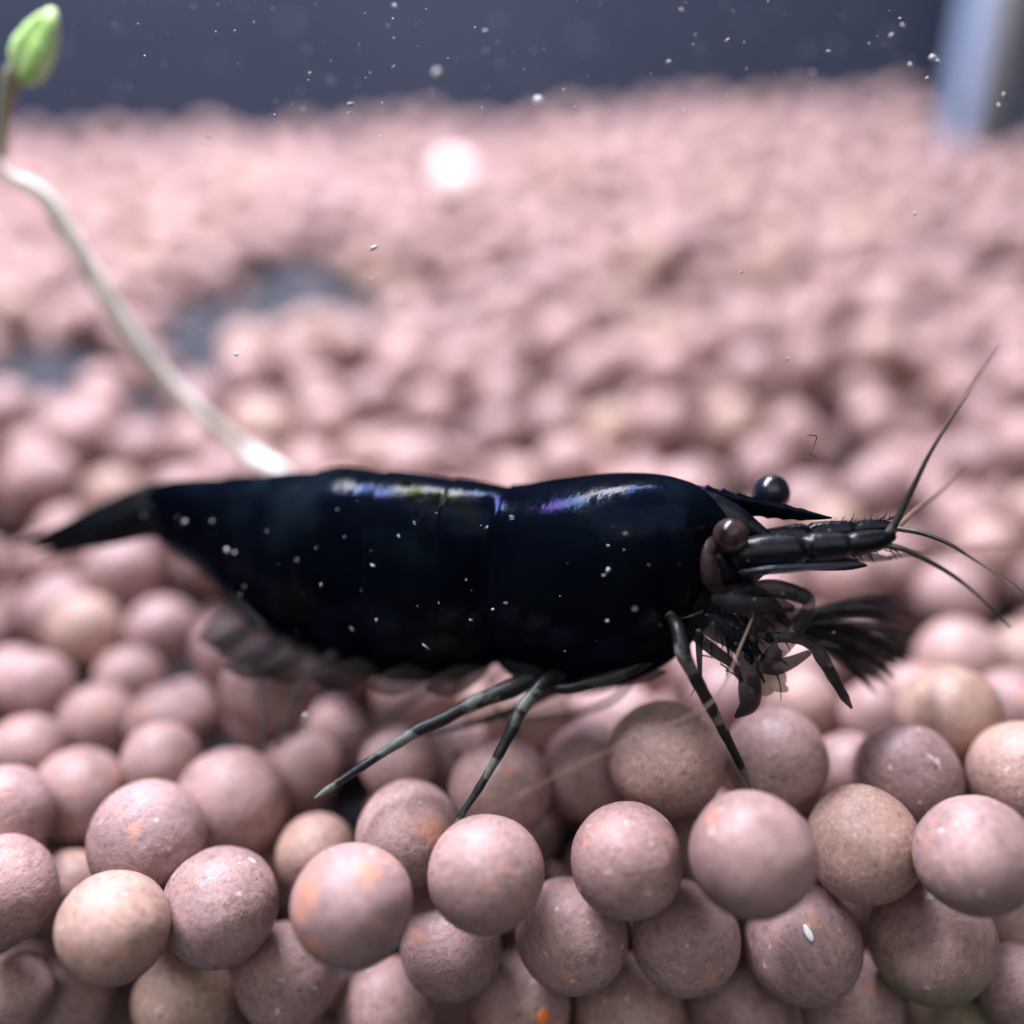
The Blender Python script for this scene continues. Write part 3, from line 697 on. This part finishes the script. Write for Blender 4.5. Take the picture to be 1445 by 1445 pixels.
meshobj('bristle_fan', V, F, M_FAN, shrimp, {'t': T})
Vc, Fc = lumpy(3, 8.1, 0.75)
meshobj('crumb', [P(1086, 962, 32.8)+0.56*(v[0]*1.05*RGT+v[1]*0.75*UPV+v[2]*0.6*FWD) for v in Vc], Fc, M_FOOD, shrimp)

# swimmerets under the abdomen
SW = [((410,888,36.2),(300,912,36.8),30,M_MEMB),((440,905,36.0),(318,945,36.4),26,M_MEMB),((470,918,35.7),(372,950,36.2),24,M_BROWNMEMB),((540,930,35.0),(440,962,35.4),20,M_BROWNMEMB),((620,932,34.6),(520,972,35.0),20,M_BROWNMEMB),((690,930,34.2),(600,975,34.6),20,M_BROWNMEMB),((360,860,37.2),(282,904,37.8),26,M_MEMB),((800,945,33.6),(940,952,33.4),14,M_BROWNMEMB)]
for a, b, wv, mt in SW:
    a = np.array(a, float); b = np.array(b, float); ks = []
    for u, q in ((0, 0.55), (0.25, 0.9), (0.55, 1.0), (0.82, 0.7), (1, 0.12)):
        m_ = a+(b-a)*u; ks.append((m_[0], m_[1]-4+10*math.sin(math.pi*u), m_[2]+1.3*(1-u), wv*q))
    tube_px('swimmeret', ks, mt, shrimp, n=20, sides=12, flat=0.25)
# pale underside edge near the tail
tube_px('belly_fringe', [(215,748,39.2,5),(262,782,38.4,9),(300,805,37.8,9),(335,850,37.2,8),(372,884,36.6,5)], M_MEMB, shrimp, n=24, flat=0.5)

# ------------------------------------------------------------------ the sprout
base = ground_hit(440, 720)
sprout = empty('sprout', base)
tag(sprout, 'pale bent sprout stem with one green leaf bud rising behind the black shrimp', 'sprout')
bdp = proj(base)[2]
tube_px('stem', [(446,716,bdp,8.66),(400,668,bdp-6,9.99),(352,640,48,10.66),(300,600,46.5,10.99),(250,553,45.5,11.33),(205,500,44.5,11.99),(165,440,43.5,11.33),(130,385,42.6,11.99),(92,322,41.6,12.32),(70,284,41,11.33),(42,262,40.5,9.99),(12,248,40,7.32),(2,238,39.8,5.99),(0,205,39.5,5.32),(6,160,39,5.32),(14,120,38.6,6.66),(22,102,38.4,7.99)], M_STEM, sprout, n=120, sides=14)
tube_px('leaf_stalk', [(2,215,39.4,8.6),(5,170,39,9),(12,130,38.6,11),(22,104,38.3,15),(30,96,38.2,13)], M_STEMTOP, sprout, n=24)
# leaf bud: a folded oval leaf with a lengthwise crease
def bud(name, axis, widths, mat, parent, flat, crease):
    S = spline([(*P(x, y, d), wv*d/FPX) for (x, y, d), wv in zip(axis, widths)], 34); pts = S[:, :3]; V = []; F = []; E = []
    tang = np.gradient(pts, axis=0); tang /= np.linalg.norm(tang, axis=1)[:, None]; sides = 28
    for i in range(34):
        a = FWD-tang[i]*(FWD @ tang[i]); a /= np.linalg.norm(a); b = np.cross(tang[i], a)
        for k in range(sides):
            th = 2*math.pi*k/sides; cr = 1-crease*math.exp(-((math.sin(th)-0.15)/0.22)**2)*(math.cos(th) < 0)
            wob = 1+0.05*noise.noise((i*0.25, k*0.5, 3.0))
            V.append(pts[i]+max(S[i, 3], 0.01)*wob*(flat*cr*math.cos(th)*a+math.sin(th)*b)); E.append(abs(math.sin(th))**4)
    for i in range(33):
        for k in range(sides):
            k2 = (k+1) % sides; F.append((i*sides+k, i*sides+k2, (i+1)*sides+k2, (i+1)*sides+k))
    F.append(tuple(range(sides))[::-1]); F.append(tuple(33*sides+k for k in range(sides)))
    return meshobj(name, V, F, mat, parent, {'edge': E})
bud('leaf', [(28,112,38.2),(36,96,38.0),(46,72,37.8),(58,48,37.7),(68,28,37.6),(75,12,37.6)], [14, 28, 32, 26, 17, 5], M_LEAF, sprout, 0.45, 0.35)
bud('leaf', [(36,116,38.5),(50,100,38.4),(62,76,38.4),(72,50,38.3),(78,28,38.3)], [8, 18, 17, 11, 3], M_LEAF, sprout, 0.4, 0.2)

# ------------------------------------------------------------------ small loose things
gp = ground_hit(640, 262); dpb = proj(gp)[2]
o = ball_px('white_pebble', 640, 247, dpb-5.0, 25, M_WHITE, None, 3)
tag(o, 'small round white pebble glowing pale on the pink gravel slope', 'pebble')

def flakes(name, items, mat, label):
    V, F = [], []
    for (x, y, d, r, asp, ang) in items:
        vs_, fs_ = ico(1); o = len(V); c = P(x, y, d); R = 0.62*r*d/FPX; ca, sa = math.cos(ang), math.sin(ang); s = r2.random()*50
        for v in vs_:
            k = 1+1.1*noise.noise(Vector(v)*1.6+Vector((s, s*0.7, 0))); a_, b_ = v[0]*k, v[1]*k*asp
            V.append(c+R*((a_*ca-b_*sa)*RGT+(a_*sa+b_*ca)*UPV+0.6*v[2]*FWD))
        F += [tuple(i+o for i in f) for f in fs_]
    return tag(meshobj(name, V, F, mat), label, 'debris', kind='stuff')
items = []
KN = [(858,805,30.6,8,0.7,1.0),(852,812,30.6,5,0.6,0.2),(857,876,30.4,5.5,0.6,0.4),(858,770,30.8,3.5,0.7,0),(880,776,30.8,3,0.6,1.2),(261,736,35.5,6,0.7,0.6),(299,736,35.3,5,0.7,0.2),(320,776,35,6,0.7,2),(331,780,35,4,0.8,0),(203,728,37,4,0.7,1.5),(453,826,33.4,5,0.6,1.5),(531,875,33,4,0.6,1),(687,744,32.6,3.5,0.6,1),(664,875,32.6,5,0.4,-0.3),(526,798,33,6,0.5,-0.3),(563,757,33,4.5,0.6,-0.5),(695,860,32.2,3.5,0.8,0),(600,912,32.6,16,0.10,-0.7),(740,805,32.2,3.5,0.4,1.5),
 (495,147,33,7,0.9,0),(493,160,33,6,0.9,0),(437,104,33,5,0.7,1),(685,44,34,6,0.7,0.3),(558,10,34,8,0.4,-0.8),(528,350,33,9,0.5,0.5),(523,394,34,7,0.5,-0.3),(333,500,33,6,0.9,0),(1046,384,32,5,0.5,1),(1292,302,33,4.5,0.9,0),(1112,506,33,4,0.8,0),(68,416,33,6,0.5,0),(295,194,33,6,0.5,-0.6),(1026,58,33,9,0.6,1.2),(1170,73,33,6,0.5,-0.3),(962,14,34,6,0.5,-0.3),(1258,50,33.5,6,0.9,0),(1275,37,34,7,0.6,-0.6),(1316,82,33.5,10,0.7,0.2),(1324,86,33.2,6,0.9,0),(1285,93,33.5,8,0.7,-1),(1308,110,32.5,6,0.5,0.4),(1418,135,33.5,8,0.5,-1),(1410,150,33.5,8,0.5,-1),(944,88,33.5,8,0.5,-0.2),(760,142,35,11,0.8,0),(617,103,37,12,0.95,0),(1050,60,33,4,0.4,1),(555,95,33,7,0.25,0.9),(1420,410,30,4,0.6,0),(795,126,33,5,0.6,0),(430,1010,34,7,0.8,0.2),(428,1034,34,5,0.8,0.2)]
items += KN
for _ in range(120): items.append((r2.uniform(100, 1320), r2.uniform(0, 170)**1.0, r2.uniform(30.5, 37), r2.uniform(1.0, 1.5)+abs(r2.gauss(0,1.2)), r2.uniform(0.35, 0.9), r2.uniform(0, 3)))
for _ in range(70): items.append((r2.uniform(0, 1440), r2.uniform(170, 660), r2.uniform(30, 35), r2.uniform(1.0, 2.8), r2.uniform(0.35, 0.9), r2.uniform(0, 3)))
for _ in range(26):
    x = r2.uniform(250, 990); yt, yb = float(smooth_interp(TOP, [x])[0]), float(smooth_interp(BOT, [x])[0])
    items.append((x, r2.uniform(yt+25, yb-15), bd(x)-2.7-r2.random(), abs(r2.gauss(0, 1.0))+0.8, r2.uniform(0.35, 0.9), r2.uniform(0, 3)))
for _ in range(26): items.append((r2.uniform(1000, 1200), r2.uniform(740, 1000), r2.uniform(29.5, 30.6), abs(r2.gauss(0, 1))+0.8, r2.uniform(0.35, 0.9), r2.uniform(0, 3)))
flakes('debris', items, M_DEBRIS, 'tiny pale specks of debris drifting in the water')
dim = []
for _ in range(60): dim.append((r2.uniform(60, 1340), r2.uniform(0, 150), r2.uniform(37, 60), r2.uniform(3, 9), r2.uniform(0.5, 1), r2.uniform(0, 3)))
for _ in range(12):
    x = r2.uniform(300, 900); yt, yb = float(smooth_interp(TOP, [x])[0]), float(smooth_interp(BOT, [x])[0])
    dim.append((x, r2.uniform(yt+30, yb-15), bd(x)-3.0-r2.random(), r2.uniform(3, 7), r2.uniform(0.5, 1), r2.uniform(0, 3)))
flakes('debris', dim, M_DEBRISDIM, 'faint blurred motes of debris hanging before the slate wall')
tube_px('loose_hair', [(1140,614,31.5,0.80),(1152,616,31.5,0.80),(1148,630,31.5,0.80),(1143,640,31.5,0.75),(1152,645,31.5,0.65)], M_FLAG, None, n=26, sides=6)
tag(bpy.data.objects['loose_hair'], 'tiny curled dark hair drifting in the water above the shrimp feelers', 'hair')
print('balls', len(balls), 'single', len(single))
